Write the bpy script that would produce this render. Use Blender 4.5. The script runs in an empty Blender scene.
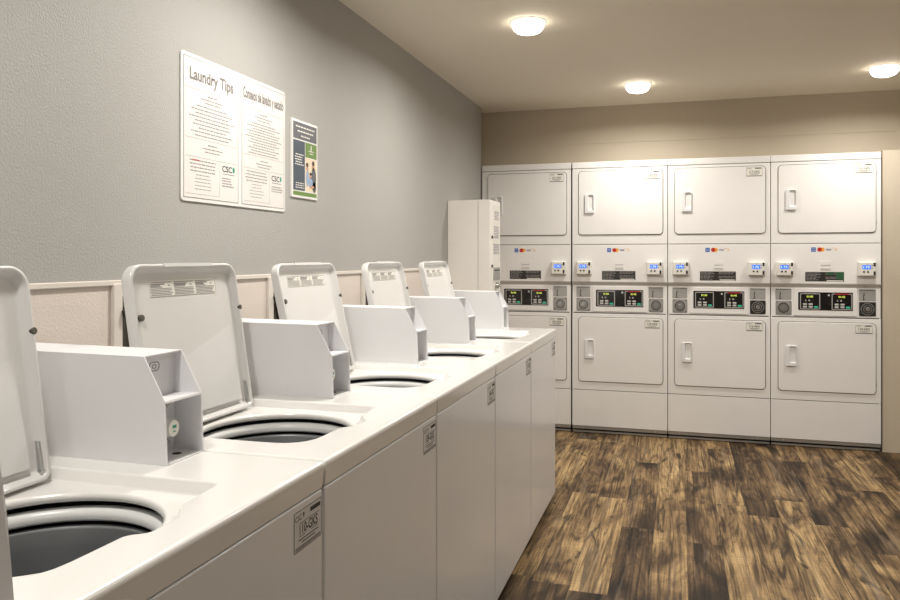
import bpy, bmesh, math, random
from mathutils import Vector, Matrix
random.seed(7)
PI = math.pi
COL = bpy.context.scene.collection

# ------------------------------------------------------------------ helpers
def V(*a): return Vector(a)
X, Y, Z = V(1, 0, 0), V(0, 1, 0), V(0, 0, 1)

def box(bm, x0, x1, y0, y1, z0, z1, bev=0.0, seg=2):
    m = Matrix.Translation(((x0+x1)/2, (y0+y1)/2, (z0+z1)/2)) @ Matrix.Diagonal((x1-x0, y1-y0, z1-z0, 1))
    g = bmesh.ops.create_cube(bm, size=1.0, matrix=m)
    if bev > 0:
        es = list({e for v in g['verts'] for e in v.link_edges})
        bmesh.ops.bevel(bm, geom=es, offset=bev, segments=seg, affect='EDGES', profile=0.5)

def prism(bm, pts, d, cap=True):
    """pts: list of Vector outline, extruded by vector d"""
    a = [bm.verts.new(p) for p in pts]; b = [bm.verts.new(p + d) for p in pts]
    n = len(pts)
    for i in range(n): bm.faces.new((a[i], a[(i+1) % n], b[(i+1) % n], b[i]))
    if cap: bm.faces.new(a[::-1]); bm.faces.new(b)

def rings(bm, loops, cap0=False, cap1=False):
    vs = [[bm.verts.new(p) for p in l] for l in loops]
    n = len(vs[0])
    for k in range(len(vs)-1):
        for i in range(n):
            j = (i+1) % n
            bm.faces.new((vs[k][i], vs[k][j], vs[k+1][j], vs[k+1][i]))
    if cap0: bm.faces.new(vs[0][::-1])
    if cap1: bm.faces.new(vs[-1])
    return vs

def rrpts(x0, x1, y0, y1, r, n=5):
    r = max(min(r, (x1-x0)/2-1e-5, (y1-y0)/2-1e-5), 1e-5)
    out = []
    for cx, cy, a0 in ((x1-r, y1-r, 0), (x0+r, y1-r, 90), (x0+r, y0+r, 180), (x1-r, y0+r, 270)):
        for k in range(n+1):
            a = math.radians(a0 + 90*k/n); out.append((cx + r*math.cos(a), cy + r*math.sin(a)))
    return out

class Fr:
    """a drawing frame: origin, right, up, normal (towards the viewer)"""
    def __init__(s, o, R, U): s.o, s.R, s.U = Vector(o), Vector(R).normalized(), Vector(U).normalized(); s.N = s.R.cross(s.U)
    def p(s, a, b, c=0.0): return s.o + s.R*a + s.U*b + s.N*c

def plate(bm, f, x0, x1, y0, y1, r, levels, n=5, cap0=True, cap1=True):
    """rounded rectangle lofted through levels [(inset, depth), ...]"""
    loops = []
    for ins, d in levels:
        loops.append([f.p(a, b, d) for a, b in rrpts(x0+ins, x1-ins, y0+ins, y1-ins, max(r-ins, .0004), n)])
    rings(bm, loops, cap0, cap1)

def slab(bm, f, x0, x1, y0, y1, d0, d1, r=0.002, b=0.0015, n=4):
    plate(bm, f, x0, x1, y0, y1, r, [(0, d0), (0, d1-b), (b*.3, d1-b*.3), (b, d1)], n)

def bar(bm, f, x0, x1, y0, y1, d):
    vs = [bm.verts.new(f.p(a, b, d)) for a, b in ((x0, y0), (x1, y0), (x1, y1), (x0, y1))]
    bm.faces.new(vs)

def outline(bm, f, x0, x1, y0, y1, r, t, d0, d1, n=5):
    """a raised frame of width t"""
    plate(bm, f, x0, x1, y0, y1, r, [(0, d0), (0, d1), (t, d1), (t, d0)], n, False, False)

def cyl(bm, c, ax, r, h, seg=20, bev=0.0, r2=None):
    ax = Vector(ax).normalized(); t = ax.orthogonal().normalized(); u = ax.cross(t)
    r2 = r if r2 is None else r2
    def loop(rr, d): return [Vector(c) + ax*d + (t*math.cos(2*PI*i/seg) + u*math.sin(2*PI*i/seg))*rr for i in range(seg)]
    L = [loop(r, 0)]
    if bev: L += [loop(r2, h-bev), loop(r2-bev*.3, h-bev*.3), loop(r2-bev, h)]
    else: L += [loop(r2, h)]
    rings(bm, L, True, True)

def lathe(bm, c, prof, seg=64, cap_end=False):
    rings(bm, [[Vector(c) + V(r*math.cos(2*PI*i/seg), r*math.sin(2*PI*i/seg), z) for i in range(seg)] for r, z in prof], False, cap_end)

def tube(bm, pts, r, seg=10):
    loops = []
    for i, p in enumerate(pts):
        d = (pts[min(i+1, len(pts)-1)] - pts[max(i-1, 0)]).normalized()
        t = d.cross(V(.31, .52, .8)).normalized(); u = d.cross(t)
        loops.append([p + (t*math.cos(2*PI*k/seg) + u*math.sin(2*PI*k/seg))*r for k in range(seg)])
    rings(bm, loops, True, True)

def text(bm, f, body, x, y, h, d, width=None, align='LEFT', bold=0.0):
    cu = bpy.data.curves.new('lettering', 'FONT'); cu.body = body; cu.size = 1.0; cu.offset = bold
    cu.resolution_u = 3
    o = bpy.data.objects.new('lettering', cu); COL.objects.link(o)
    dg = bpy.context.evaluated_depsgraph_get(); dg.update()
    me = bpy.data.meshes.new_from_object(o.evaluated_get(dg))
    bpy.data.objects.remove(o); bpy.data.curves.remove(cu)
    if not me.vertices: return
    xs = [v.co.x for v in me.vertices]; x0, x1 = min(xs), max(xs)
    sy = h/0.7; sx = width/(x1-x0) if width else sy
    off = {'LEFT': 0, 'CENTER': -(x1-x0)/2*sx, 'RIGHT': -(x1-x0)*sx}[align]
    for v in me.vertices: v.co = f.p(x + off + (v.co.x-x0)*sx, y + v.co.y*sy, d)
    bm.from_mesh(me); bpy.data.meshes.remove(me)

def obj(name, bm, mat, parent=None, smooth=35, wn=True, recalc=True):
    if recalc: bmesh.ops.recalc_face_normals(bm, faces=bm.faces)
    me = bpy.data.meshes.new(name); bm.to_mesh(me); bm.free()
    for m in (mat if isinstance(mat, (list, tuple)) else [mat]): me.materials.append(m)
    if smooth:
        for p in me.polygons: p.use_smooth = True
        me.set_sharp_from_angle(angle=math.radians(smooth))
    o = bpy.data.objects.new(name, me); COL.objects.link(o)
    if parent: o.parent = parent
    if smooth and wn:
        w = o.modifiers.new('normals', 'WEIGHTED_NORMAL'); w.keep_sharp = True
    return o

def B(): return bmesh.new()

def tag(o, label=None, cat=None, group=None, kind=None):
    if label: o['label'] = label
    if cat: o['category'] = cat
    if group: o['group'] = group
    if kind: o['kind'] = kind
    return o

def thing(name, label, cat, loc=(0, 0, 0), group=None):
    o = bpy.data.objects.new(name, None); COL.objects.link(o); o.location = loc; o.empty_display_size = .05
    return tag(o, label, cat, group)

def copy_tree(o, parent=None):
    c = o.copy(); COL.objects.link(c)
    if parent: c.parent = parent
    for ch in [q for q in o.children]: copy_tree(ch, c)
    return c

# ------------------------------------------------------------------ materials
def mat(name, col, rough=.5, metal=0.0, coat=0.0, spec=.5, bump=None, emit=None, vary=None):
    m = bpy.data.materials.new(name); m.use_nodes = True
    nt = m.node_tree; b = nt.nodes['Principled BSDF']
    b.inputs['Base Color'].default_value = (*col, 1); b.inputs['Roughness'].default_value = rough
    b.inputs['Metallic'].default_value = metal; b.inputs['Coat Weight'].default_value = coat
    b.inputs['Coat Roughness'].default_value = .12
    b.inputs['Specular IOR Level'].default_value = spec
    if emit: b.inputs['Emission Color'].default_value = (*emit[0], 1); b.inputs['Emission Strength'].default_value = emit[1]
    tc = nt.nodes.new('ShaderNodeTexCoord')
    if bump:
        sc, st, dist, det = bump
        n = nt.nodes.new('ShaderNodeTexNoise'); n.inputs['Scale'].default_value = sc; n.inputs['Detail'].default_value = det
        nt.links.new(tc.outputs['Object'], n.inputs['Vector'])
        bp = nt.nodes.new('ShaderNodeBump'); bp.inputs['Strength'].default_value = st; bp.inputs['Distance'].default_value = dist
        nt.links.new(n.outputs['Fac'], bp.inputs['Height']); nt.links.new(bp.outputs['Normal'], b.inputs['Normal'])
    # gentle unevenness of the finish
    sc, amt = vary or (6.0, .03)
    n2 = nt.nodes.new('ShaderNodeTexNoise'); n2.inputs['Scale'].default_value = sc; n2.inputs['Detail'].default_value = 2
    nt.links.new(tc.outputs['Object'], n2.inputs['Vector'])
    hs = nt.nodes.new('ShaderNodeMapRange'); hs.inputs['To Min'].default_value = 1-amt; hs.inputs['To Max'].default_value = 1+amt
    nt.links.new(n2.outputs['Fac'], hs.inputs['Value'])
    mx = nt.nodes.new('ShaderNodeMix'); mx.data_type = 'RGBA'; mx.blend_type = 'MULTIPLY'; mx.inputs['Factor'].default_value = 1
    mx.inputs['A'].default_value = (*col, 1); nt.links.new(hs.outputs['Result'], mx.inputs['B'])
    nt.links.new(mx.outputs['Result'], b.inputs['Base Color'])
    return m

M = {}
M['enamel'] = mat('white enamel', (.76, .76, .765), .28, coat=.3, bump=(220, .05, .0006, 1))
M['enamel_dryer'] = mat('dryer enamel', (.80, .785, .765), .45, coat=.0, bump=(220, .05, .0006, 1))
M['porcelain'] = mat('deck porcelain', (.80, .79, .765), .2, coat=.5)
M['boxpaint'] = mat('coin box paint', (.74, .74, .755), .42, bump=(500, .12, .0006, 1))
M['lidpaint'] = mat('lid enamel', (.69, .68, .665), .25, coat=.3)
M['shellwhite'] = mat('cabinet powder coat', (.86, .83, .78), .45)
M['plastic'] = mat('off white plastic', (.76, .74, .69), .4)
M['ringplastic'] = mat('tub ring plastic', (.72, .73, .72), .3)
M['steel'] = mat('basket steel', (.26, .27, .28), .38, metal=.55)
M['dark'] = mat('dark gap', (.012, .012, .012), .8)
M['gapshade'] = mat('door gasket', (.10, .09, .075), .7)  # dark tone painted for shade in gaps and recesses; hinges share it
M['black'] = mat('black rubber', (.02, .02, .02), .5)
M['glass'] = mat('black display glass', (.008, .007, .007), .12, coat=.4)
M['rubber'] = mat('grey brown rubber', (.085, .075, .06), .6)
M['chrome'] = mat('plated metal', (.55, .55, .54), .3, metal=.9)
M['plate'] = mat('coin plate metal', (.42, .41, .395), .42, metal=.35)
M['platedark'] = mat('dark coin plate', (.035, .033, .03), .4, metal=.3)
M['ledge'] = mat('grey ledge strip', (.50, .48, .45), .45)
M['rail'] = mat('base rail metal', (.38, .36, .33), .4, metal=.5)
M['sticker'] = mat('silver sticker', (.66, .645, .63), .4)
M['stickerw'] = mat('white sticker', (.78, .76, .70), .45)
M['ink'] = mat('black ink', (.03, .03, .03), .6)
M['inkgrey'] = mat('grey ink', (.20, .19, .185), .6)
M['inksoft'] = mat('soft grey ink', (.27, .25, .245), .6)
M['inkpurple'] = mat('violet grey ink', (.22, .20, .26), .6)
M['paper'] = mat('laminated white sign', (.74, .715, .69), .25, coat=.25)
M['paperedge'] = mat('sign plastic rim', (.76, .755, .73), .2)
M['navy'] = mat('slate blue print', (.05, .072, .10), .35)
M['slate'] = mat('slate grey print', (.105, .112, .13), .35)
M['green'] = mat('green print', (.13, .235, .045), .35)
M['teal'] = mat('teal print', (.02, .30, .20), .4)
M['greenled'] = mat('green start key', (.03, .35, .20), .4, emit=((.05, .5, .3), .25))
M['skin'] = mat('print skin tone', (.52, .30, .20), .5)
M['printblue'] = mat('print pale blue', (.28, .38, .55), .5)
M['printdark'] = mat('print dark hair', (.05, .03, .025), .5)
M['printcream'] = mat('print cream', (.74, .62, .45), .5)
M['red'] = mat('red strip', (.42, .02, .02), .4)
M['redink'] = mat('red ink', (.45, .06, .05), .6)
M['cardblue'] = mat('card blue', (.03, .12, .45), .4)
M['cardred'] = mat('card red', (.50, .02, .015), .4)
M['cardamber'] = mat('card amber', (.85, .40, .05), .4)
M['cardnavy'] = mat('card navy', (.04, .05, .2), .4)
M['lcd'] = mat('blue lcd', (.02, .08, .5), .3, emit=((.04, .20, 1.0), .9))
M['lcdtext'] = mat('lcd digits', (.7, .8, 1), .3, emit=((.40, .62, 1.0), .8))
M['led'] = mat('yellow green digits', (.4, .45, .1), .3, emit=((.72, .80, .12), .75))
M['key'] = mat('pale keys', (.52, .51, .49), .4)
M['decal'] = mat('dark decal', (.03, .028, .025), .3)
M['decalgreen'] = mat('green decal', (.03, .11, .05), .35)
M['copper'] = mat('copper pipe', (.10, .05, .035), .4, metal=.8)
M['walluppper'] = mat('grey wall paint', (.385, .378, .358), .55, bump=(165, .40, .004, 3), vary=(1.2, .03))
M['walllower'] = mat('cream wall paint', (.68, .61, .55), .6, bump=(150, .35, .004, 3), vary=(1.2, .02))
M['trim'] = mat('cream trim paint', (.70, .65, .59), .45)
M['tan'] = mat('tan wall paint', (.55, .48, .375), .7, bump=(120, .12, .002, 2), vary=(1.0, .02))
M['ceil'] = mat('ceiling paint', (.82, .76, .64), .75, bump=(110, .15, .002, 2), vary=(1.0, .02))
M['offwhite'] = mat('off white wall paint', (.62, .60, .57), .7, vary=(1.0, .02))
M['lamp'] = mat('lamp diffuser', (.9, .85, .75), .4, emit=((1.0, .90, .76), 9.0))
M['lamptrim'] = mat('lamp trim', (.80, .76, .68), .4)

def floor_material():
    m = bpy.data.materials.new('wood plank vinyl'); m.use_nodes = True
    nt = m.node_tree; b = nt.nodes['Principled BSDF']; N, L = nt.nodes.new, nt.links.new
    def math_(op, a, c=None, clamp=False):
        n = N('ShaderNodeMath'); n.operation = op; n.use_clamp = clamp
        for i, v in enumerate((a, c)):
            if v is None: continue
            if isinstance(v, (int, float)): n.inputs[i].default_value = v
            else: L(v, n.inputs[i])
        return n.outputs[0]
    def comb(x, y, z=0.0):
        n = N('ShaderNodeCombineXYZ')
        for i, v in enumerate((x, y, z)):
            if isinstance(v, (int, float)): n.inputs[i].default_value = v
            else: L(v, n.inputs[i])
        return n.outputs[0]
    def ramp(f, stops):
        n = N('ShaderNodeValToRGB'); e = n.color_ramp.elements
        while len(e) < len(stops): e.new(.5)
        for k, (p, c) in enumerate(stops): e[k].position = p; e[k].color = (*c, 1)
        L(f, n.inputs['Fac']); return n.outputs['Color']
    def noise(vec, sc, det=3, rough=.55, dist=0.0):
        n = N('ShaderNodeTexNoise'); n.inputs['Scale'].default_value = sc; n.inputs['Detail'].default_value = det
        n.inputs['Roughness'].default_value = rough; n.inputs['Distortion'].default_value = dist
        L(vec, n.inputs['Vector']); return n.outputs['Fac']
    def mix(kind, fac, A, Bc):
        n = N('ShaderNodeMix'); n.data_type = 'RGBA'; n.blend_type = kind
        for nm, v in (('Factor', fac), ('A', A), ('B', Bc)):
            if isinstance(v, (int, float)): n.inputs[nm].default_value = v
            elif isinstance(v, tuple): n.inputs[nm].default_value = (*v, 1)
            else: L(v, n.inputs[nm])
        return n.outputs['Result']
    tc = N('ShaderNodeTexCoord'); sp = N('ShaderNodeSeparateXYZ'); L(tc.outputs['Object'], sp.inputs[0])
    x, y = sp.outputs['X'], sp.outputs['Y']
    W, LEN = .150, 1.22
    xs = math_('DIVIDE', x, W); col = math_('FLOOR', xs); fx = math_('FRACT', xs)
    w1 = N('ShaderNodeTexWhiteNoise'); w1.noise_dimensions = '1D'; L(math_('ADD', col, 3.3), w1.inputs['W'])
    ys = math_('ADD', math_('DIVIDE', y, LEN), math_('MULTIPLY', w1.outputs['Value'], 7.0))
    row = math_('FLOOR', ys); fy = math_('FRACT', ys)
    w2 = N('ShaderNodeTexWhiteNoise'); w2.noise_dimensions = '3D'; L(comb(col, row, 1.7), w2.inputs['Vector'])
    w3 = N('ShaderNodeTexWhiteNoise'); w3.noise_dimensions = '3D'; L(comb(row, col, 9.1), w3.inputs['Vector'])
    r1, r2 = w2.outputs['Value'], w3.outputs['Value']
    # coordinates of this plank's own piece of wood
    px = math_('ADD', x, math_('MULTIPLY', r1, 37.0)); py = math_('ADD', y, math_('MULTIPLY', r2, 53.0))
    wide = noise(comb(math_('MULTIPLY', px, 5.0), math_('MULTIPLY', py, 1.5)), 1.0, 4, .6, 1.2)
    streak = noise(comb(math_('MULTIPLY', px, 30.0), math_('MULTIPLY', py, 1.3)), 1.0, 4, .58, 1.6)
    fine = noise(comb(math_('MULTIPLY', px, 170.0), math_('MULTIPLY', py, 3.5)), 1.0, 3, .6)
    # cathedral grain
    wv = N('ShaderNodeTexWave'); wv.wave_type = 'RINGS'; wv.rings_direction = 'Z'
    wv.inputs['Scale'].default_value = 2.4; wv.inputs['Distortion'].default_value = 5.0; wv.inputs['Detail'].default_value = 2; wv.inputs['Detail Scale'].default_value = 1.0
    L(comb(math_('MULTIPLY', px, 9.0), math_('MULTIPLY', py, .9)), wv.inputs['Vector'])
    # saw marks across the plank
    saw = noise(comb(math_('MULTIPLY', px, 5.0), math_('MULTIPLY', py, 150.0)), 1.0, 2, .5)
    tone = math_('ADD', math_('MULTIPLY', math_('SUBTRACT', r2, .5), .29), wide)
    base = ramp(tone, [(.30, (.034, .022, .012)), (.42, (.11, .070, .038)), (.53, (.245, .163, .084)), (.66, (.42, .295, .148)), (.82, (.53, .39, .205))])
    c = mix('MULTIPLY', .80, base, ramp(streak, [(.36, (.12, .10, .09)), (.46, (.62, .58, .54)), (.57, (1.15, 1.12, 1.05))]))
    c = mix('MULTIPLY', .55, c, ramp(fine, [(.36, (.45, .43, .41)), (.58, (1.12, 1.12, 1.12))]))
    c = mix('MULTIPLY', .30, c, ramp(wv.outputs['Fac'], [(.1, (.5, .46, .42)), (.6, (1.1, 1.1, 1.1))]))
    c = mix('MULTIPLY', .55, c, ramp(saw, [(.35, (.66, .66, .66)), (.6, (1.08, 1.08, 1.08))]))
    # knots and dark smoky patches
    kn = noise(comb(math_('MULTIPLY', px, 11.0), math_('MULTIPLY', py, 2.0), 4.0), 1.0, 3, .6, 2.0)
    c = mix('MIX', ramp(kn, [(.545, (0, 0, 0)), (.68, (.88, .88, .88))]), c, (.022, .013, .008))
    pale = noise(comb(math_('MULTIPLY', px, 12.0), math_('MULTIPLY', py, 1.2), 8.0), 1.0, 4, .6, .6)
    c = mix('MIX', ramp(pale, [(.56, (0, 0, 0)), (.80, (.55, .55, .55))]), c, (.40, .315, .22))
    # seams
    ex = math_('MINIMUM', fx, math_('SUBTRACT', 1.0, fx)); ey = math_('MINIMUM', fy, math_('SUBTRACT', 1.0, fy))
    seam = math_('MINIMUM', math_('DIVIDE', ex, .012), math_('DIVIDE', ey, .0014), )
    sm = math_('MINIMUM', seam, 1.0)
    c = mix('MIX', math_('MULTIPLY', math_('SUBTRACT', 1.0, sm), .7), c, (.012, .008, .005))
    L(c, b.inputs['Base Color'])
    b.inputs['Roughness'].default_value = .5; b.inputs['Specular IOR Level'].default_value = .18
    bp = N('ShaderNodeBump'); bp.inputs['Strength'].default_value = .25; bp.inputs['Distance'].default_value = .002
    L(math_('ADD', math_('MULTIPLY', streak, .5), sm), bp.inputs['Height']); L(bp.outputs['Normal'], b.inputs['Normal'])
    return m
M['floor'] = floor_material()

# ------------------------------------------------------------------ the room
CZ = 2.4575
DY = 5.705          # plane of the dryer fronts
XR, YB = 4.3, -2.4  # far right wall and the wall behind the camera
def struct(name, bm, m, **k):
    o = obj(name, bm, m, smooth=0); o['kind'] = 'structure'; return o
bm = B(); box(bm, -.1, XR, YB, 6.6, -.1, 0); struct('floor', bm, M['floor'])
bm = B(); box(bm, -.1, XR, YB, 6.6, CZ, CZ+.1); struct('ceiling', bm, M['ceil'])
bm = B(); box(bm, -.1, 0, YB, 5.72, 1.225, CZ); struct('wall_left', bm, M['walluppper'])
bm = B(); box(bm, -.1, 0, YB, 5.72, 0, 1.225); struct('wall_left_lower', bm, M['walllower'])
bm = B(); box(bm, 0, .008, YB, 5.72, 1.224, 1.239, .002, 1); struct('trim_1', bm, M['trim'])
bm = B(); box(bm, -.1, -.055, 5.72, 6.6, 0, CZ); struct('wall_alcove', bm, M['tan'])
bm = B(); box(bm, -.055, XR, 5.92, 6.6, 2.175, CZ); box(bm, -.055, XR, 5.925, 6.6, 2.018, 2.175); struct('wall_back', bm, M['tan'])
bm = B(); box(bm, 2.768, XR, 5.72, 6.6, 0, 2.018); struct('wall_back_right', bm, M['tan'])
bm = B(); box(bm, XR, XR+.1, YB, 6.6, 0, CZ); struct('wall_right', bm, M['offwhite'])
bm = B(); box(bm, -.1, XR, YB-.1, YB, 0, CZ); struct('wall_front', bm, M['offwhite'])

# ------------------------------------------------------------------ ceiling lights
def lamp_tree():
    t = thing('ceiling_light', None, 'ceiling light')
    bm = B(); lathe(bm, (0, 0, 0), [(.055, -.004), (.083, -.005), (.089, -.002), (.090, 0)], 48); obj('trim_ring', bm, M['lamptrim'], t)
    bm = B(); lathe(bm, (0, 0, 0), [(.078, -.003), (.079, -.012), (.077, -.024), (.070, -.038), (.057, -.049), (.038, -.055), (.014, -.057), (.002, -.057)], 40, True); obj('diffuser', bm, M['lamp'], t)
    return t
lamp = lamp_tree()
LP = [((.755, 3.70), 'round glowing ceiling light nearest the camera, above the washer row'),
      ((1.20, 5.235), 'round glowing ceiling light in the middle, above the second and third dryers'),
      ((2.66, 5.20), 'round glowing ceiling light at the right edge, above the rightmost dryer')]
for i, ((x, y), lb) in enumerate(LP):
    o = lamp if i == 0 else copy_tree(lamp)
    o.location = (x, y, CZ); tag(o, lb, 'ceiling light', 'round ceiling lights')
WARM = (1.0, .955, .89)
def downlight(x, y, power, size=.16, spread=168):
    l = bpy.data.lights.new('downlight', 'AREA'); l.shape = 'DISK'; l.size = size; l.energy = power; l.color = WARM; l.spread = math.radians(spread)
    o = bpy.data.objects.new('downlight', l); COL.objects.link(o); o.location = (x, y, CZ-.07)
downlight(.755, 3.70, 17); downlight(1.20, 5.235, 13.5); downlight(2.66, 5.20, 13.5)
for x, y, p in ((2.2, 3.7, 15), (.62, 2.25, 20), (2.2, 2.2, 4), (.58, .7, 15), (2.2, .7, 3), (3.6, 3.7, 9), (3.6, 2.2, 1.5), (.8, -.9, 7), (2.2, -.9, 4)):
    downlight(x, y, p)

# ------------------------------------------------------------------ washers
PITCH, CELL0 = .702, .612
ZD = .917
WX0, WX1, WW = .115, .8275, .697
FW = Fr((0, 0, 0), Y, Z)       # frame facing +x : right = +y, up = +z, normal = +x
def fx(x): return Fr((x, 0, 0), Y, Z)

def deck_mesh():
    bm = B(); cx, cy, R = .552, .300, .181
    rec = [(.335, .107), (.345, .097), (.66, .097), (.685, .102), (.705, .113), (.719, .130), (.727, .150), (.730, .175), (.732, .262), (.736, .270), (.752, .282), (.757, .292), (.757, .345), (.752, .358),
           (.732, .392), (.726, .405), (.718, .497), (.714, .510), (.705, .517), (.345, .517), (.335, .507)]
    def cast(poly, a):
        d = (math.cos(a), math.sin(a)); best = None
        for i in range(len(poly)):
            p, q = poly[i], poly[(i+1) % len(poly)]
            ex, ey = q[0]-p[0], q[1]-p[1]; den = d[0]*ey - d[1]*ex
            if abs(den) < 1e-12: continue
            t = ((p[0]-cx)*ey - (p[1]-cy)*ex)/den; u = ((p[0]-cx)*d[1] - (p[1]-cy)*d[0])/den
            if t > 0 and -1e-9 <= u <= 1+1e-9 and (best is None or t > best): best = t
        return best
    def rect(i): return rrpts(WX0+i, WX1-i, i-.001, WW+.001-i, max(.005-i, .001), 4)
    angs = [2*PI*k/144 for k in range(144)]
    for poly in (rect(0), rec): angs += [math.atan2(y-cy, x-cx) % (2*PI) for x, y in poly]
    angs = sorted(angs); angs = [a for i, a in enumerate(angs) if i == 0 or a-angs[i-1] > 1e-4]
    def loop(fn, z): return [V(cx + fn(a)*math.cos(a), cy + fn(a)*math.sin(a), z) for a in angs]
    L = []
    for ins, z in ((.004, .868), (.0035, .870), (0, .9055), (0, .908), (.001, .9125), (.003, .9152), (.006, .9165), (.010, ZD)):
        poly = rect(ins); L.append(loop(lambda a: cast(poly, a), z))
    def rc(off): return lambda a: max(cast(rec, a) - off, R + .0015)
    L.append(loop(rc(-.006), ZD)); L.append(loop(rc(-.002), ZD-.0012)); L.append(loop(rc(.001), ZD-.004)); L.append(loop(rc(.008), .8985)); L.append(loop(rc(.011), .8965)); L.append(loop(rc(.016), .8955))
    for r, z in ((R+.0012, .8955), (R-.002, .8945), (R-.005, .8915), (R-.006, .887), (R-.005, .8825), (R-.001, .880), (R+.004, .880)):
        L.append(loop(lambda a, r=r: r, z))
    rings(bm, L)
    return bm, (cx, cy)

LID_H = V(.357, 0, .899)
tilt = math.radians(8.2)
FL = Fr((0, 0, 0), Y, Z)   # lid frame, about the hinge: right +y, up along the lid
LID_TILT = [8.2, 8.7, 12.5, 12.5, 13.0]
LID_X = [.363, .350, .338, .338, .338]
LW, LH = .418, .388

def make_washer():
    t = thing('top_load_washer', None, 'washing machine')
    bm = B(); box(bm, .13, .802, .003, WW-.003, .03, .868)
    top = [f for f in bm.faces if f.normal.z > .9]; bmesh.ops.delete(bm, geom=top, context='FACES')
    obj('cabinet', bm, M['enamel'], t, 0, recalc=False)
    bm = B(); box(bm, .17, .775, .02, WW-.02, 0, .032); obj('toe_base', bm, M['black'], t, 0)
    bm = B(); box(bm, .80, .8235, .001, WW-.001, .0325, .8655, .005, 3); obj('front_panel', bm, M['enamel'], t)
    bm, (cx, cy) = deck_mesh(); obj('deck', bm, M['porcelain'], t, 50)
    bm = B(); lathe(bm, (cx, cy, 0), [(.205, .862), (.194, .8685), (.184, .8695), (.177, .8675), (.172, .863), (.170, .857), (.171, .851), (.175, .8475), (.186, .846), (.2, .848)], 72); obj('tub_ring', bm, M['ringplastic'], t)
    bm = B(); lathe(bm, (cx, cy, 0), [(.178, .841), (.172, .840), (.169, .836), (.168, .812), (.1665, .809), (.166, .776), (.162, .770), (.161, .60), (.14, .575), (.05, .572), (.045, .60), (.035, .66), (.004, .675)], 72, True); obj('basket', bm, M['steel'], t)
    bm = B(); lathe(bm, (cx, cy, 0), [(.208, .866), (.208, .55), (.002, .55)], 48, True); obj('tub', bm, M['dark'], t)  # near-black, so shade is painted into the gaps round the ring
    # lid
    bm = B(); f = FL
    def lidloop(ins, d, r):      # the bottom corners are tighter than the top ones
        out = []
        for cx_, cy_, a0, rr_ in ((LW, LH, 0, r), (0, LH, 90, r), (0, 0, 180, .016), (LW, 0, 270, .016)):
            r_ = max(rr_ - ins*.7, .005); sx, sy = (-1 if cx_ else 1), (-1 if cy_ else 1)
            for k in range(9):
                an = math.radians(a0 + 90*k/8); out.append(f.p(cx_ + sx*(ins + r_) + r_*math.cos(an), cy_ + sy*(ins + r_) + r_*math.sin(an), d))
        return out
    Ls = [(.010, -.006, .04), (.003, -.004, .04), (0, .002, .04), (0, .0185, .04), (.001, .0215, .04), (.003, .023, .04), (.006, .023, .04), (.008, .0215, .04), (.0095, .018, .04), (.017, .0075, .04), (.021, .0062, .04), (.026, .006, .04)]
    rings(bm, [lidloop(*q) for q in Ls], True, True)
    # stamped crease: the lower part of the panel rises a little towards the hinge
    a0, a1 = .038, LW-.038
    pts = [f.p(a0, .028, .015), f.p(a1, .028, .015), f.p(a1, .225, .0062), f.p(a0, .12, .0062)]
    low = [f.p(a0, .028, .005), f.p(a1, .028, .005), f.p(a1, .225, .005), f.p(a0, .12, .005)]
    rings(bm, [low, pts], False, True)
    # finger lip along the top edge
    prism(bm, [f.p(.12, LH-.007, .018), f.p(.12, LH-.007, .0245), f.p(.12, LH+.0012, .0242), f.p(.12, LH+.0012, .010)], f.R*.19)
    lid = obj('lid', bm, M['lidpaint'], t, 40); lid.location = (LID_X[0], .080, .899); lid.rotation_euler = (0, -math.radians(LID_TILT[0]), 0)
    for a in (.036, LW-.003):
        bm = B(); cyl(bm, f.p(a, .268, .005), f.N, .0068 if a > .1 else .0075, .0195 if a > .1 else .009, 18, .002); obj('bumper', bm, M['rubber'], lid)
    bm = B(); prism(bm, [f.p(LW-.018, .018, .010), f.p(LW-.018, .018, .018), f.p(LW-.018, .072, .015), f.p(LW-.018, .072, .011)], f.R*.0025)
    tube(bm, [f.p(LW-.015, .01, .014), f.p(LW-.014, .03, .016), f.p(LW-.013, .07, .014)], .003)
    cyl(bm, f.p(LW-.018, .016, .014), f.R, .005, .009, 14); obj('hinge_arm', bm, M['chrome'], lid)
    bm = B(); slab(bm, f, .079, .337, .312, .353, .006, .0068, .002, .0003); st = obj('caution_label', bm, M['stickerw'], lid)
    bm = B()
    outline(bm, f, .080, .336, .313, .352, .002, .0006, .0068, .0071)
    for c in range(3):
        x0 = .083 + c*.0845
        for r in range(9):
            yy = .347 - r*.0037
            if r == 0: segs = [(0, .078)]
            elif r in (1, 2): segs = [(0, .034 + .012*(c == 1)), (.062, .069)] if r == 2 else [(0, .05)]
            elif r == 3: segs = [(0, .042)]
            else: segs = [(0, .079 - random.random()*.012)]
            for s0, s1 in segs: bar(bm, f, x0+s0, x0+s1, yy-.0026 if r in (1, 2) else yy-.0017, yy, .0071)
    obj('print', bm, M['inkgrey'], st, 0)
    # coin meter case
    y0, y1 = .578, .691; th = .0025
    prof = [(.12, ZD), (.568, ZD), (.563, 1.034), (.517, 1.1165), (.12, 1.1195)]
    bm = B()
    for yy in (y0, y1-th): prism(bm, [V(x, yy, z) for x, z in prof], V(0, th, 0))
    box(bm, .12, .568, y0+th, y1-th, ZD, ZD+th)
    prism(bm, [V(.12, y0+th, 1.1165), V(.517, y0+th, 1.1135), V(.517, y0+th, 1.1165), V(.12, y0+th, 1.1195)], V(0, y1-y0-2*th, 0))
    box(bm, .12, .1225, y0+th, y1-th, ZD+th, 1.116)
    prism(bm, [V(.50, y0+th, 1.028), V(.5635, y0+th, 1.031), V(.5625, y0+th, 1.035), V(.50, y0+th, 1.032)], V(0, y1-y0-2*th, 0))
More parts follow.
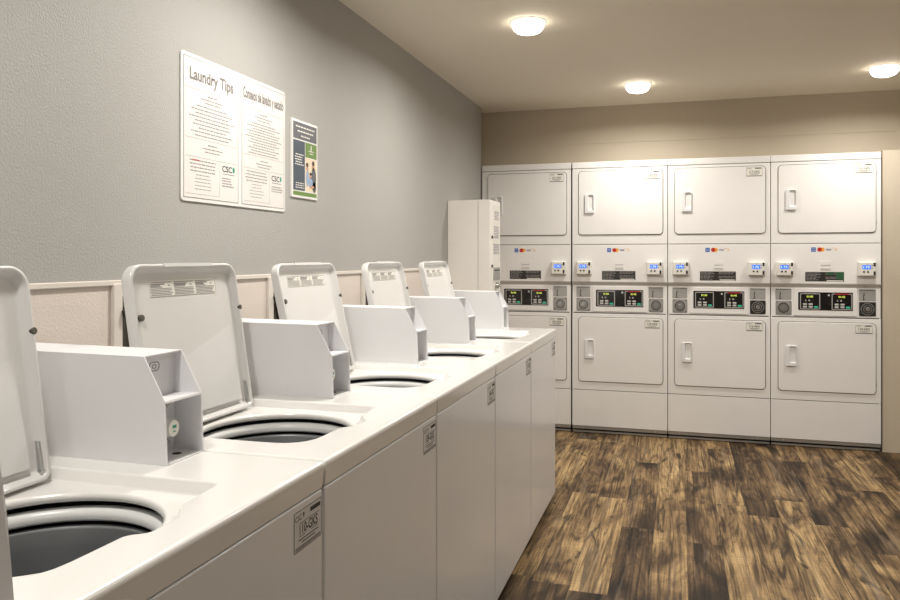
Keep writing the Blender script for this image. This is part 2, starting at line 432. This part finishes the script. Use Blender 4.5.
    box(bm, .4985, .5015, y0+th, y1-th, ZD+th, 1.113)
    for dx, dz in ((.30, 1.03), (.42, .955), (.50, .985)): cyl(bm, (dx, y0+.0003, dz), (0, -1, 0), .0022, .0009, 10)
    cb = obj('coin_box', bm, M['boxpaint'], t, 0)
    bm = B(); cyl(bm, (.5015, .640, .972), X, .0155, .020, 20); obj('lock_collar', bm, M['black'], cb)
    bm = B(); cyl(bm, (.5215, .640, .972), X, .0165, .016, 24, .003); lk = obj('lock_cylinder', bm, M['stickerw'], cb)
    bm = B(); f5 = fx(.5378)
    bar(bm, f5, .634, .646, .9725, .9785, 0); bar(bm, f5, .636, .644, .9650, .9675, 0); obj('keyway', bm, M['teal'], lk, 0)
    for zz in (1.014, .940):
        bm = B(); cyl(bm, (.5015, .656, zz), X, .0095, .005, 6); cyl(bm, (.5065, .656, zz), X, .004, .006, 10); obj('bolt', bm, M['chrome'], cb)
    bm = B(); cyl(bm, (.532, .655, ZD+th), Z, .009, .0004, 20); obj('drain_hole', bm, M['dark'], cb)  # flat near-black disc paints the shade of the hole
    bm = B(); f6 = fx(.5016); plate(bm, f6, .612, .642, 1.082, 1.100, .008, [(0, 0), (0, .0006), (.0015, .0006), (.0015, 0)], 6, False, False)
    plate(bm, f6, .621, .633, 1.087, 1.095, .004, [(0, 0), (0, .0006), (.0012, .0006), (.0012, 0)], 6, False, False)
    obj('stamped_mark', bm, M['inkgrey'], cb, 0)
    return t

def washer_label(parent, number):
    f = fx(.8235); bm = B()
    slab(bm, f, .583, .690, .780, .853, 0, .0006, .004, .0003); s = obj('number_label', bm, M['sticker'], parent)
    d = .0008; bm = B()
    outline(bm, f, .5835, .6895, .7805, .8525, .004, .0012, .0006, d)
    text(bm, f, 'CSC', .587, .835, .0095, d, .025, bold=.008)
    prism(bm, [f.p(.6155, .845, d), f.p(.6225, .845, d), f.p(.619, .834, d)], f.N*.0001); bar(bm, f, .644, .684, .838, .846, d)
    bar(bm, f, .602, .680, .8285, .8297, d)
    text(bm, f, number, .6385, .809, .0175, d, .070, 'CENTER', bold=.022)
    bar(bm, f, .602, .625, .805, .8062, d); bar(bm, f, .648, .676, .805, .8062, d)
    bar(bm, f, .600, .676, .7985, .8005, d); bar(bm, f, .612, .664, .793, .795, d)
    obj('lettering', bm, M['ink'], s, 0)
    bm = B(); bar(bm, f, .588, .685, .783, .789, .0008); obj('footer_strip', bm, M['inksoft'], s, 0)

washer = make_washer()
WL = ['white top-load washer nearest the camera, its raised lid cut off by the left picture edge',
      'second white top-load washer from the camera, raised lid and warning label fully in view',
      'middle white top-load washer of the row of five, third from the camera',
      'fourth white top-load washer from the camera, second to last in the row',
      'last white top-load washer at the far end of the row, beside the wall cabinet']
NUM = ['110-GKS', '109-GKS', '108-GKS', '107-GKS', '106-GKS']
ws = [washer] + [copy_tree(washer) for _ in range(4)]
for k, o in enumerate(ws):
    o.location = (0, CELL0 + PITCH*k, 0); tag(o, WL[k], 'washing machine', 'row of top-load washers')
    washer_label(o, NUM[k])
    lid = [c for c in o.children if c.name.startswith('lid')][0]
    lid.location.x = LID_X[k]; lid.rotation_euler = (0, -math.radians(LID_TILT[k]), 0)
# small black lock on the outer side of the last coin box
last = [c for c in ws[4].children if c.name.startswith('coin_box')][0]
bm = B(); cyl(bm, (.50, .691, .985), Y, .009, .05, 14); cyl(bm, (.50, .741, .985), Y, .013, .03, 14); cyl(bm, (.50, .741, .968), Y, .010, .012, 12); lk = obj('side_lock', bm, M['black'], last)

# white panel closing the near end of the row, at the left picture edge
bm = B()
prism(bm, [V(.125, .616, ZD+.0005), V(.800, .616, ZD+.0005), V(.786, .616, 1.03), V(.772, .616, 1.12), V(.125, .616, 1.12)], V(0, .022, 0))
bmesh.ops.bevel(bm, geom=list(bm.edges), offset=.002, segments=2, affect='EDGES')
p = obj('end_panel', bm, M['boxpaint'])
tag(p, 'white upright end panel on the nearest washer, a sliver at the lower left picture edge', 'panel')

# ------------------------------------------------------------------ wall outlet boxes behind the lids
OB = [(1.703, 'white recessed hose outlet box on the wall behind the second washer lid'),
      (2.512, 'white recessed hose outlet box on the wall behind the third washer lid'),
      (3.385, 'white recessed hose outlet box on the wall behind the fourth washer lid')]
def outlet_box():
    t = thing('hose_outlet_box', None, 'outlet box'); f = fx(.0)
    bm = B(); plate(bm, f, 0, .30, 0, .245, .006, [(0, .001), (0, .010), (.002, .012), (.033, .012), (.035, .010), (.035, .003)], 3, True, False); obj('frame', bm, M['trim'], t)
    bm = B(); box(bm, .0015, .003, .034, .266, .034, .211); obj('back_plate', bm, M['gapshade'], t, 0)  # dark plate stands in for the shade inside the recess
    for yy in (.075, .215):
        bm = B(); tube(bm, [V(.014, yy, .04), V(.014, yy, .12)], .009); cyl(bm, (.014, yy, .12), Z, .014, .03, 12); obj('valve', bm, M['copper'], t)
        bm = B(); cyl(bm, (.008, yy-.03, .165), X, .016, .02, 6); obj('valve_handle', bm, M['black'], t)
    return t
ob = outlet_box()
for i, (y, lb) in enumerate(OB):
    o = ob if i == 0 else copy_tree(ob)
    o.location = (0, y, .985); tag(o, lb, 'outlet box', 'hose outlet boxes along the cream wall')

# ------------------------------------------------------------------ wall cabinet
t = thing('wall_cabinet', 'tall cream metal dispenser cabinet hung on the grey wall beyond the last washer', 'cabinet', (0, 4.82, .95))
bm = B(); box(bm, .001, .206, 0, .292, 0, .728, .003, 2); obj('body', bm, M['shellwhite'], t)
bm = B(); box(bm, .208, .288, -.001, .293, -.001, .729, .004, 2); door = obj('door', bm, M['shellwhite'], t)
f = fx(.288)
bm = B(); slab(bm, f, .085, .270, .10, .70, 0, .0007, .003, .0003); sh = obj('instruction_sheet', bm, M['stickerw'], door)
bm = B(); d = .0009
for y0, y1, x0, x1, st in ((.60, .66, .12, .25, .0105), (.49, .56, .10, .26, .011), (.375, .43, .095, .265, .010)):
    yy = y1
    while yy > y0:
        xx = x0 + random.random()*.02
        while xx < x1-.012:
            w = .008 + random.random()*.022; bar(bm, f, xx, min(xx+w, x1), yy-.0062, yy, d); xx += w + .006
        yy -= st
bar(bm, f, .09, .268, .434, .440, d); bar(bm, f, .11, .24, .480, .485, d)
obj('print', bm, M['inkpurple'], sh, 0)
bm = B(); slab(bm, f, .09, .265, .20, .285, .0009, .006, .006, .002); obj('selector_plate', bm, M['plate'], door)
bm = B(); bar(bm, f, .10, .25, .262, .270, .0065); obj('selector_print', bm, M['ink'], door, 0)
for zz in (.485, .295):
    bm = B(); cyl(bm, (.288, .048, zz), X, .010, .010, 14, .002); obj('door_lock', bm, M['rubber'], door)
bm = B(); cyl(bm, (.288, .16, .165), X, .022, .02, 20, .004); cyl(bm, (.308, .16, .165), X, .010, .015, 14, .003); obj('knob', bm, M['chrome'], door)

# ------------------------------------------------------------------ dryers
FD = Fr((0, 0, 0), X, Z)        # frame facing -y : right = +x, up = +z, normal = -y
DW = .682
def make_dryer():
    t = thing('stacked_dryer', None, 'dryer'); f = FD
    E_ = M['enamel_dryer']
    bm = B(); box(bm, .002, DW, .012, .68, .05, 1.955); obj('cabinet', bm, E_, t, 0)
    bm = B(); box(bm, .0, DW+.002, .0, .68, 1.9625, 2.0085, .004, 3); obj('top_panel', bm, E_, t)
    for z0, z1 in ((1.950, 1.966), (1.392, 1.402), (.884, .896), (.316, .326)):
        bm = B(); box(bm, .010, DW-.010, .004, .03, z0, z1); obj('seam_shade', bm, M['gapshade'], t, 0)  # dark strips paint the shade in the seams between panels
    for nm, z0, z1 in (('upper_front', 1.3995, 1.959), ('lower_front', .3235, .888), ('kick_panel', .054, .3195), ('card_panel', 1.124, 1.3955)):
        bm = B(); box(bm, .001, DW+.001, .0, .014, z0, z1, .003, 2); obj(nm, bm, E_, t)
    # doors
    for z0, z1, lz0, lz1, h0 in ((1.470, 1.9375, 1.866, 1.931, 1.628), (.386, .8585, .789, .850, .556)):
        bm = B(); plate(bm, f, .0448, .6545, z0-.0045, z1+.004, .029, [(0, -.001), (0, .0012), (.006, .0014)], 6); gk = obj('door_gap', bm, M['gapshade'], t, 0)  # dark plate behind the door, its border paints the shaded gap
        bm = B(); plate(bm, f, .0485, .6505, z0, z1, .025, [(0, -.001), (0, .005), (.0012, .0072), (.003, .0082)], 6); dr = obj('door', bm, E_, t)
        for hz in (z0+.05, z1-.09):
            bm = B(); box(bm, .6505, .6545, -.006, .001, hz, hz+.028, .001, 1); obj('hinge', bm, M['gapshade'], dr, 0)
        # scooped pull handle
        bm = B(); d = .0082
        q0 = rrpts(.095, .163, h0, h0+.140, .006, 4); q1 = rrpts(.097, .161, h0+.002, h0+.138, .005, 4)
        q2 = rrpts(.116, .1595, h0+.020, h0+.1365, .010, 4); q3 = rrpts(.124, .1585, h0+.028, h0+.126, .010, 4)
        rings(bm, [[f.p(a, b, dd) for a, b in q] for q, dd in ((q0, d-.002), (q0, d+.010), (q1, d+.013), (q2, d+.013), (q3, d-.0005))], True, True)
        hd = obj('handle', bm, M['enamel'], dr)
        # machine number label
        bm = B(); slab(bm, f, .526, .632, lz0, lz1, .0082, .0088, .003, .0003); obj('number_label', bm, M['stickerw'], dr)
    # card panel graphics
    d = .0006
    def flat(name, m, fn):
        bm_ = B(); fn(bm_); return obj(name, bm_, m, t, 0)
    lx = lambda x: .256 + (x-.272)*.86
    ZL = 1.3555
    flat('blue_card_logo', M['cardblue'], lambda q: slab(q, f, lx(.272), lx(.306), ZL-.015, ZL+.015, 0, d, .002, .0002))
    flat('red_card_logo', M['cardred'], lambda q: cyl(q, f.p(lx(.333), ZL, 0), f.N, .0148, d, 24))
    flat('amber_card_logo', M['cardamber'], lambda q: cyl(q, f.p(lx(.352), ZL, 0), f.N, .0148, d*.8, 24))
    flat('card_lettering', M['cardnavy'], lambda q: text(q, f, 'VISA', lx(.376), ZL-.007, .013, d, .036, bold=.02))
    def swoosh(q):
        n = 24; up = []; lo = []
        for k in range(n+1):
            a_ = -PI*.55 + PI*1.1*k/n; w = .0016 + .0022*max(0, math.cos(a_))
            cxs, rx, rz = lx(.438), .017, .0105
            up.append(f.p(cxs + rx*math.cos(a_), ZL + rz*math.sin(a_), d)); lo.append(f.p(cxs + (rx-w)*math.cos(a_), ZL + (rz-w)*math.sin(a_), d))
        a1 = [q.verts.new(v) for v in up]; b1 = [q.verts.new(v) for v in lo]
        for k in range(n): q.faces.new((a1[k], a1[k+1], b1[k+1], b1[k]))
        bar(q, f, lx(.414), lx(.438), ZL+.0085, ZL+.0108, d)
    flat('orange_card_logo', M['cardamber'], swoosh)
    def whitetext(q):
        for k in range(2): bar(q, f, lx(.276), lx(.302), ZL+.0042-.0108*k, ZL+.0064-.0108*k, d*1.3)
    flat('blue_logo_print', M['stickerw'], whitetext)
    bm = B(); slab(bm, f, .313, .376, 1.216, 1.276, 0, .003, .004, .001); vt = obj('vent_cover', bm, E_, t)
    bm = B(); slab(bm, f, .316, .373, 1.246, 1.252, .002, .0045, .001, .001); slab(bm, f, .316, .373, 1.222, 1.228, .002, .0045, .001, .001); obj('vent_slot', bm, M['ledge'], vt)
    bm = B(); slab(bm, f, .219, .459, 1.138, 1.203, 0, .0008, .002, .0003); dc = obj('notice_decal', bm, M['decal'], t)
    bm = B()
    rr = random.Random(3)
    for r in range(6):
        yy = 1.198 - r*.0095
        for xa, xb in ((.225, .318), (.345, .452)):
            if r in (2, 5) and xa > .3: continue
            xx = xa
            while xx < xb - rr.random()*.03:
                w = .006 + rr.random()*.016; bar(bm, f, xx, min(xx+w, xb), yy-.0042, yy, .001); xx += w + .004
    obj('decal_print', bm, M['inksoft'], dc, 0)
    bm = B(); bar(bm, f, .352, .452, 1.1400, 1.1465, .001); obj('decal_strip', bm, M['stickerw'], dc, 0)
    # ledge under the card panel, sloping back to the recessed controls
    bm = B(); prism(bm, [V(.0, -.002, 1.1245), V(.0, -.002, 1.120), V(.0, .010, 1.0965), V(.0, .030, 1.0965), V(.0, .030, 1.1245)], X*(DW+.002)); lg = obj('ledge', bm, M['ledge'], t, 0)
    for xx in (.075, .585):
        bm = B(); cyl(bm, (xx, .0035, 1.1095), V(0, -.9, -.45), .0055, .004, 12, .001); obj('screw', bm, M['chrome'], lg)
    # control panel, with sunk bays for the coin plates
    bm = B(); box(bm, .002, DW, .0095, .03, .8945, 1.0965); cp = obj('control_panel', bm, E_, t, 0)
    bm = B(); slab(bm, f, .150, .540, .903, 1.090, -.011, -.003, .006, .003); obj('control_bezel', bm, E_, t)
    for x0, hook in ((.031, 0), (.551, 1)):
        bm = B(); slab(bm, f, x0, x0+.102, 1.010, 1.087, -.0110, -.0072, .002, .001); pl = obj('coin_return_plate', bm, M['plate'], t)
        bm = B(); q = x0 + .018
        bar(bm, f, q+.010, q+.016, 1.042, 1.062, -.0069); bar(bm, f, q+.004, q+.012, 1.040, 1.044, -.0069); bar(bm, f, q+.008, q+.014, 1.018, 1.038, -.0069); bar(bm, f, q+.004, q+.020, 1.0145, 1.018, -.0069)
        bar(bm, f, x0+.004, x0+.100, 1.0795, 1.0825, -.0069)
        obj('return_slot', bm, M['ink'], pl, 0)
        bm = B(); slab(bm, f, x0+.001, x0+.103, .906, 1.002, -.0110, -.0072, .006, .001); c2 = obj('coin_lock_plate', bm, M['plate'], t)
        cxx, czz = x0+.052, .954
        bm = B()
        for r0, r1, h in ((.041, .036, .003), (.027, .022, .009)):
            ax = f.N; o_ = f.p(cxx, czz, -.0074)
            lo = lambda r, dd: [o_ + X*(r*math.cos(2*PI*i/28)) + Z*(r*math.sin(2*PI*i/28)) + ax*dd for i in range(28)]
            rings(bm, [lo(r0, 0), lo(r0, h), lo(r1, h), lo(r1, 0)])
        cyl(bm, f.p(cxx, czz, -.0074), f.N, .015, .013, 20, .002)
        obj('coin_lock', bm, M['chrome'], c2)
        bm = B()
        plate(bm, f, cxx-.0335, cxx+.0335, czz-.0335, czz+.0335, .0335, [(0, -.0074), (0, -.0062), (.005, -.0062), (.005, -.0074)], 8, False, False)  # dark ring painted in as shade between the lit chrome rings
        bar(bm, f, cxx-.004, cxx+.010, czz-.002, czz+.003, .0055); bar(bm, f, cxx+.004, cxx+.010, czz-.009, czz, .0055)
        outline(bm, f, x0+.003, x0+.101, .908, 1.000, .005, .0015, -.0074, -.0068)
        for sx in (.012, .092):
            for sz in (.915, .993): cyl(bm, f.p(x0+sx, sz, -.0074), f.N, .0035, .001, 10)
        obj('keyway', bm, M['ink'], c2, 0)
    # display
    bm = B(); slab(bm, f, .175, .514, .941, 1.064, -.004, -.001, .004, .001); ds = obj('display', bm, M['glass'], t)
    for x0 in (.186, .383):
        e = -.0008
        bm = B(); outline(bm, f, x0, x0+.127, .946, 1.057, .008, .0065, e-.001, e+.0012); mo = obj('display_frame', bm, M['plate'], ds)
        bm = B(); text(bm, f, '01:00' if x0 < .3 else '01:45', x0+.042, 1.028, .0125, e+.0009, .040, bold=.03); obj('digits', bm, M['led'], mo, 0)
        bm = B()
        text(bm, f, '$', x0+.032, 1.003, .011, e+.0009, bold=.02); bar(bm, f, x0+.052, x0+.064, 1.003, 1.007, e+.0009); bar(bm, f, x0+.053, x0+.063, 1.009, 1.013, e+.0009)
        obj('status_print', bm, M['key'], mo, 0)
        bm = B()
        for bx in (.018, .054):
            for bz in (.958, .976): slab(bm, f, x0+bx, x0+bx+.026, bz, bz+.0125, e, e+.0014, .005, .0006)
        obj('keypad', bm, M['key'], mo)
        bm = B(); slab(bm, f, x0+.088, x0+.114, .956, .969, e, e+.0014, .004, .0006); obj('start_key', bm, M['greenled'], mo)
    bm = B(); bar(bm, f, .402, .490, 1.0495, 1.0565, .0009); obj('red_strip', bm, M['red'], ds, 0)
    bm = B(); cyl(bm, f.p(.366, 1.045, -.001), f.N, .007, .0012, 16); obj('status_lamp', bm, M['key'], ds)
    # card readers
    for x0 in (.033, .538):
        bm = B()
        plate(bm, f, x0, x0+.112, 1.174, 1.274, .008, [(0, 0), (0, .018), (.004, .032), (.006, .037), (.010, .039)], 5)
        rd = obj('card_reader', bm, M['plastic'], t)
        e = .0393
        bm = B(); slab(bm, f, x0+.024, x0+.076, 1.223, 1.25, .038, e+.0006, .003, .0004); sc = obj('screen', bm, M['lcd'], rd)
        bm = B(); text(bm, f, '1.75', x0+.030, 1.23, .013, e+.0009, .038, bold=.02); obj('screen_digits', bm, M['lcdtext'], sc, 0)
        for bx in (.034, .058):
            bm = B(); cyl(bm, f.p(x0+bx, 1.205, .038), f.N, .0068, .003, 14, .001); obj('button', bm, M['rubber'], rd)
        bm = B()
        for bz in (1.245, 1.227): slab(bm, f, x0+.079, x0+.086, bz, bz+.006, .038, e+.0006, .001, .0003)
        bar(bm, f, x0+.050, x0+.056, 1.255, 1.258, e+.0006)
        obj('indicator', bm, M['ink'], rd, 0)
        bm = B(); slab(bm, f, x0+.091, x0+.104, 1.242, 1.267, .034, e+.0012, .002, .0006); slab(bm, f, x0+.091, x0+.104, 1.184, 1.209, .034, e+.0012, .002, .0006); obj('card_slot', bm, M['black'], rd)
    # base
    bm = B(); box(bm, .002, DW, .004, .05, .030, .0525, .002, 1); br = obj('base_rail', bm, M['rail'], t)
    for xx in (.08, .60):
        bm = B(); cyl(bm, (xx, .004, .0415), (0, -1, 0), .006, .003, 10, .001); obj('screw', bm, M['chrome'], br)
    bm = B(); box(bm, .012, DW-.012, .03, .6, 0, .036); obj('toe_base', bm, M['black'], t, 0)
    bm = B(); box(bm, .004, DW-.002, .012, .031, .004, .016, .001, 1); obj('toe_strip', bm, M['rail'], t)
    return t

def dryer_lettering(root, up, low):
    for ch in root.children:
        if not ch.name.startswith('door') or ch.name.startswith('door_gap'): continue
        zs = max(v.co.z for v in ch.data.vertices)
        lz1, lz0, num = (1.931, 1.866, up) if zs > 1.5 else (.850, .789, low)
        bm = B(); d = .0090
        outline(bm, FD, .5265, .6315, lz0+.0005, lz1-.0005, .003, .0012, .0087, d)
        text(bm, FD, 'CSC', .532, lz1-.0135, .0085, d, .030, bold=.01); bar(bm, FD, .584, .624, lz1-.012, lz1-.005, d)
        text(bm, FD, num, .579, lz0+.026, .0135, d, .068, 'CENTER', bold=.02)
        bar(bm, FD, .545, .613, lz0+.0175, lz0+.020, d); bar(bm, FD, .556, .602, lz0+.011, lz0+.013, d)
        bar(bm, FD, .530, .628, lz0+.003, lz0+.0065, d)
        lab = [c for c in ch.children if c.name.startswith('number_label')]
        o = obj('lettering', bm, M['ink'], lab[0], 0)

dryer = make_dryer()
DL = ['leftmost white stacked dryer, partly hidden behind the wall cabinet and the last washer',
      'second white stacked dryer from the left',
      'third white stacked dryer from the left',
      'rightmost white stacked dryer, standing against the tan wall strip']
NUMS = [('121-GKS', '120-GKS'), ('118-GKS', '119-GKS'), ('117-GKS', '116-GKS'), ('115-GKS', '114-GKS')]
ds = [dryer] + [copy_tree(dryer) for _ in range(3)]
DDZ = [-.006, 0.0, .002, .003]
for k, o in enumerate(ds):
    o.location = (.015 + .686*k - (.007 if k == 0 else 0), DY, 0); tag(o, DL[k], 'dryer', 'wall of stacked dryers')
    dryer_lettering(o, *NUMS[k])
# blackened coin locks and one green ended decal, as in the photo
for k in (2, 3):
    pls = [c for c in ds[k].children if c.name.startswith('coin_lock_plate')]
    pl = max(pls, key=lambda c: max(v.co.x for v in c.data.vertices))
    pl.data = pl.data.copy(); pl.data.materials[0] = M['platedark']; pl['label'] = 'black coin lock plate'
bm = B(); bar(bm, FD, .412, .456, 1.152, 1.203, .0011); bar(bm, FD, .35, .40, 1.185, 1.198, .0011)
obj('green_decal_end', bm, M['decalgreen'], [c for c in ds[3].children if c.name.startswith('notice_decal')][0], 0)

# ------------------------------------------------------------------ signs on the grey wall
f = Fr((0, 2.0, 1.476), Y, Z)
t = thing('laundry_sign', 'large white two-panel laundry tips sign on the grey wall', 'sign', (0, 2.0, 1.476))
f = Fr((0, 0, 0), Y, Z)
W, H = .645, .464
bm = B(); plate(bm, f, 0, W, 0, H, .014, [(0, 0), (0, .004), (.001, .005), (.002, .0052)], 6); bd = obj('backing', bm, M['paperedge'], t)
for nm, x0, x1 in (('english_panel', .012, .316), ('spanish_panel', .338, .635)):
    bm = B(); slab(bm, f, x0, x1, .012, H-.012, .0052, .0058, .002, .0003); pn = obj(nm, bm, M['paper'], t)
    w = x1-x0; d = .0061; eng = x0 < .2
    bm = B(); outline(bm, f, x0, x1, .012, H-.012, .002, .0018, .0056, d)
    obj('border', bm, M['inkgrey'], pn, 0)
    bm = B()
    text(bm, f, 'Laundry Tips' if eng else 'Consejos de lavado y secado', x0+w/2, H-.079 if eng else H-.076, .037, d, w*.80 if eng else w*.95, 'CENTER', bold=.03)
    obj('title_lettering', bm, M['inkgrey'], pn, 0)
    bm = B(); rr = random.Random(11 if eng else 12)
    def hr(z): bar(bm, f, x0+.008, x1-.008, z, z+.0011, d)
    def ln(z, a, b, h=.0038):
        xx = a
        while xx < b:
            ww = .006 + rr.random()*.014; bar(bm, f, xx, min(xx+ww, b), z, z+h, d); xx += ww + .0028
    hr(H-.108)
    zz = H-.122; c = x0+w/2
    ln(zz, c-.026, c+.026, .0040); zz -= .012
    for hw in (.062, .045): ln(zz, c-hw, c+hw, .0036); zz -= .0105
    zz -= .004
    for k in range(9 if eng else 12):
        hw = (.128 if k % 2 else .104) - rr.random()*.03; ln(zz, c-hw, c+hw); zz -= .0118 if eng else .0098
    hr(zz+.002); zz -= .014
    ln(zz, c-.026, c+.026, .0040); zz -= .012
    for hw in (.055, .042): ln(zz, c-hw, c+hw, .0036); zz -= .0105
    for k in range(5):
        hw = .118 - rr.random()*.04
        if zz > .155: ln(zz, c-hw, c+hw)
        zz -= .0112
    hr(.142)
    bar(bm, f, x0+w*.63, x0+w*.63+.001, .025, .142, d)
    bar(bm, f, x0+.012, x0+w*.63, .025, .026, d)
    cl = x0 + w*.33; zz = .130
    for k in range(9):
        hw = .078 - rr.random()*.022 if k < 4 else .05 - rr.random()*.02
        ln(zz, cl-hw, cl+hw, .0038 if k < 4 else .0024); zz -= .0112
    cr = x0 + w*.68
    for k in range(3 + eng): ln(.088 - k*.0088, cr, cr+.050+rr.random()*.034, .0040)
    obj('body_print', bm, M['inksoft'], pn, 0)
    bm = B(); text(bm, f, 'CSC', cr, .112, .0195, d, .058, bold=.02); ln_z = .103
    bar(bm, f, cr+.004, cr+.072, .1035, .1052, d); obj('logo_lettering', bm, M['ink'], pn, 0)
    bm = B(); n = 12
    vs = [bm.verts.new(f.p(cr+.068 + .0075*math.sin(2*PI*k/n)*(1 if math.cos(2*PI*k/n) > 0 else .8), .122 + .0105*math.cos(2*PI*k/n), d)) for k in range(n)]; bm.faces.new(vs)
    obj('logo_drop', bm, M['teal'], pn, 0)
    if eng:
        bm = B(); bar(bm, f, x0+.045, x0+.078, .1305, .1345, d+.0003); obj('red_heading', bm, M['redink'], pn, 0)

t = thing('wall_poster', 'small blue and green framed poster with a family, right of the large sign', 'poster', (0, 2.695, 1.540))
W, H = .222, .313
bm = B(); plate(bm, f, 0, W, 0, H, .003, [(0, 0), (0, .006), (.001, .007), (.002, .0072)], 3); obj('backing', bm, M['paperedge'], t)
d = .0074
def pr(name, m, *rects):
    bm_ = B()
    for r in rects: bar(bm_, f, *r, d)
    return obj(name, bm_, m, t, 0)
pr('header_block', M['slate'], (.010, .212, .236, .303))
pr('blue_block', M['navy'], (.010, .108, .030, .230))
pr('green_block', M['green'], (.112, .212, .170, .230)); pr('green_strip', M['green'], (.010, .212, .010, .026))
pr('photo_print', M['printcream'], (.112, .212, .030, .167))
d = .0077
bm = B(); rr = random.Random(5)
def ln(z, a, b, h):
    xx = a
    while xx < b:
        ww = .008 + rr.random()*.014; bar(bm, f, xx, min(xx+ww, b), z, z+h, d); xx += ww + .004
for z, a, b in ((.283, .03, .192), (.265, .045, .18), (.247, .075, .15)): ln(z, a, b, .006)
for k in range(5): ln(.172 - k*.010, .022+rr.random()*.01, .098 - rr.random()*.015, .0042)
for k in range(3): ln(.058 - k*.009, .030, .098, .0035)
ln(.196, .140, .185, .004); ln(.186, .150, .180, .004); bar(bm, f, .158, .166, .202, .222, d)
obj('poster_print', bm, M['stickerw'], t, 0)
def disc(bm_, x, z, rx, rz, n=18, dd=None):
    vs = [bm_.verts.new(f.p(x+rx*math.cos(2*PI*k/n), z+rz*math.sin(2*PI*k/n), dd or d)) for k in range(n)]; bm_.faces.new(vs)
bm = B(); disc(bm, .185, .088, .022, .046); disc(bm, .190, .052, .017, .022); obj('adult_clothing', bm, M['slate'], t, 0)
bm = B(); disc(bm, .130, .085, .013, .035); disc(bm, .158, .068, .017, .022, dd=d+.0003); obj('child_clothing', bm, M['printblue'], t, 0)
bm = B(); disc(bm, .180, .140, .011, .017); disc(bm, .128, .130, .010, .015); disc(bm, .157, .097, .010, .012, dd=d+.0003); disc(bm, .170, .052, .020, .006, dd=d+.0005); obj('faces_print', bm, M['skin'], t, 0)
bm = B(); disc(bm, .181, .151, .0115, .010, dd=d+.0002); disc(bm, .127, .140, .0105, .009, dd=d+.0002); disc(bm, .157, .105, .0105, .006, dd=d+.0005); obj('hair_print', bm, M['printdark'], t, 0)

# ------------------------------------------------------------------ camera, world, colour
cam = bpy.data.cameras.new('camera'); co = bpy.data.objects.new('camera', cam); COL.objects.link(co)
cam.sensor_width = 36; cam.lens = 36*762.79/900
cam.shift_y = (257.69-300)/900
cam.clip_start = .02
co.location = (1.468, 0, 1.30); co.rotation_euler = (PI/2, 0, math.radians(16.754))
sc = bpy.context.scene; sc.camera = co
w = bpy.data.worlds.new('world'); sc.world = w; w.use_nodes = True
w.node_tree.nodes['Background'].inputs['Color'].default_value = (.9, .85, .8, 1); w.node_tree.nodes['Background'].inputs['Strength'].default_value = .05
sc.view_settings.view_transform = 'Standard'; sc.view_settings.look = 'None'; sc.view_settings.gamma = 1; sc.view_settings.use_curve_mapping = False
sc.view_settings.exposure = -0.06
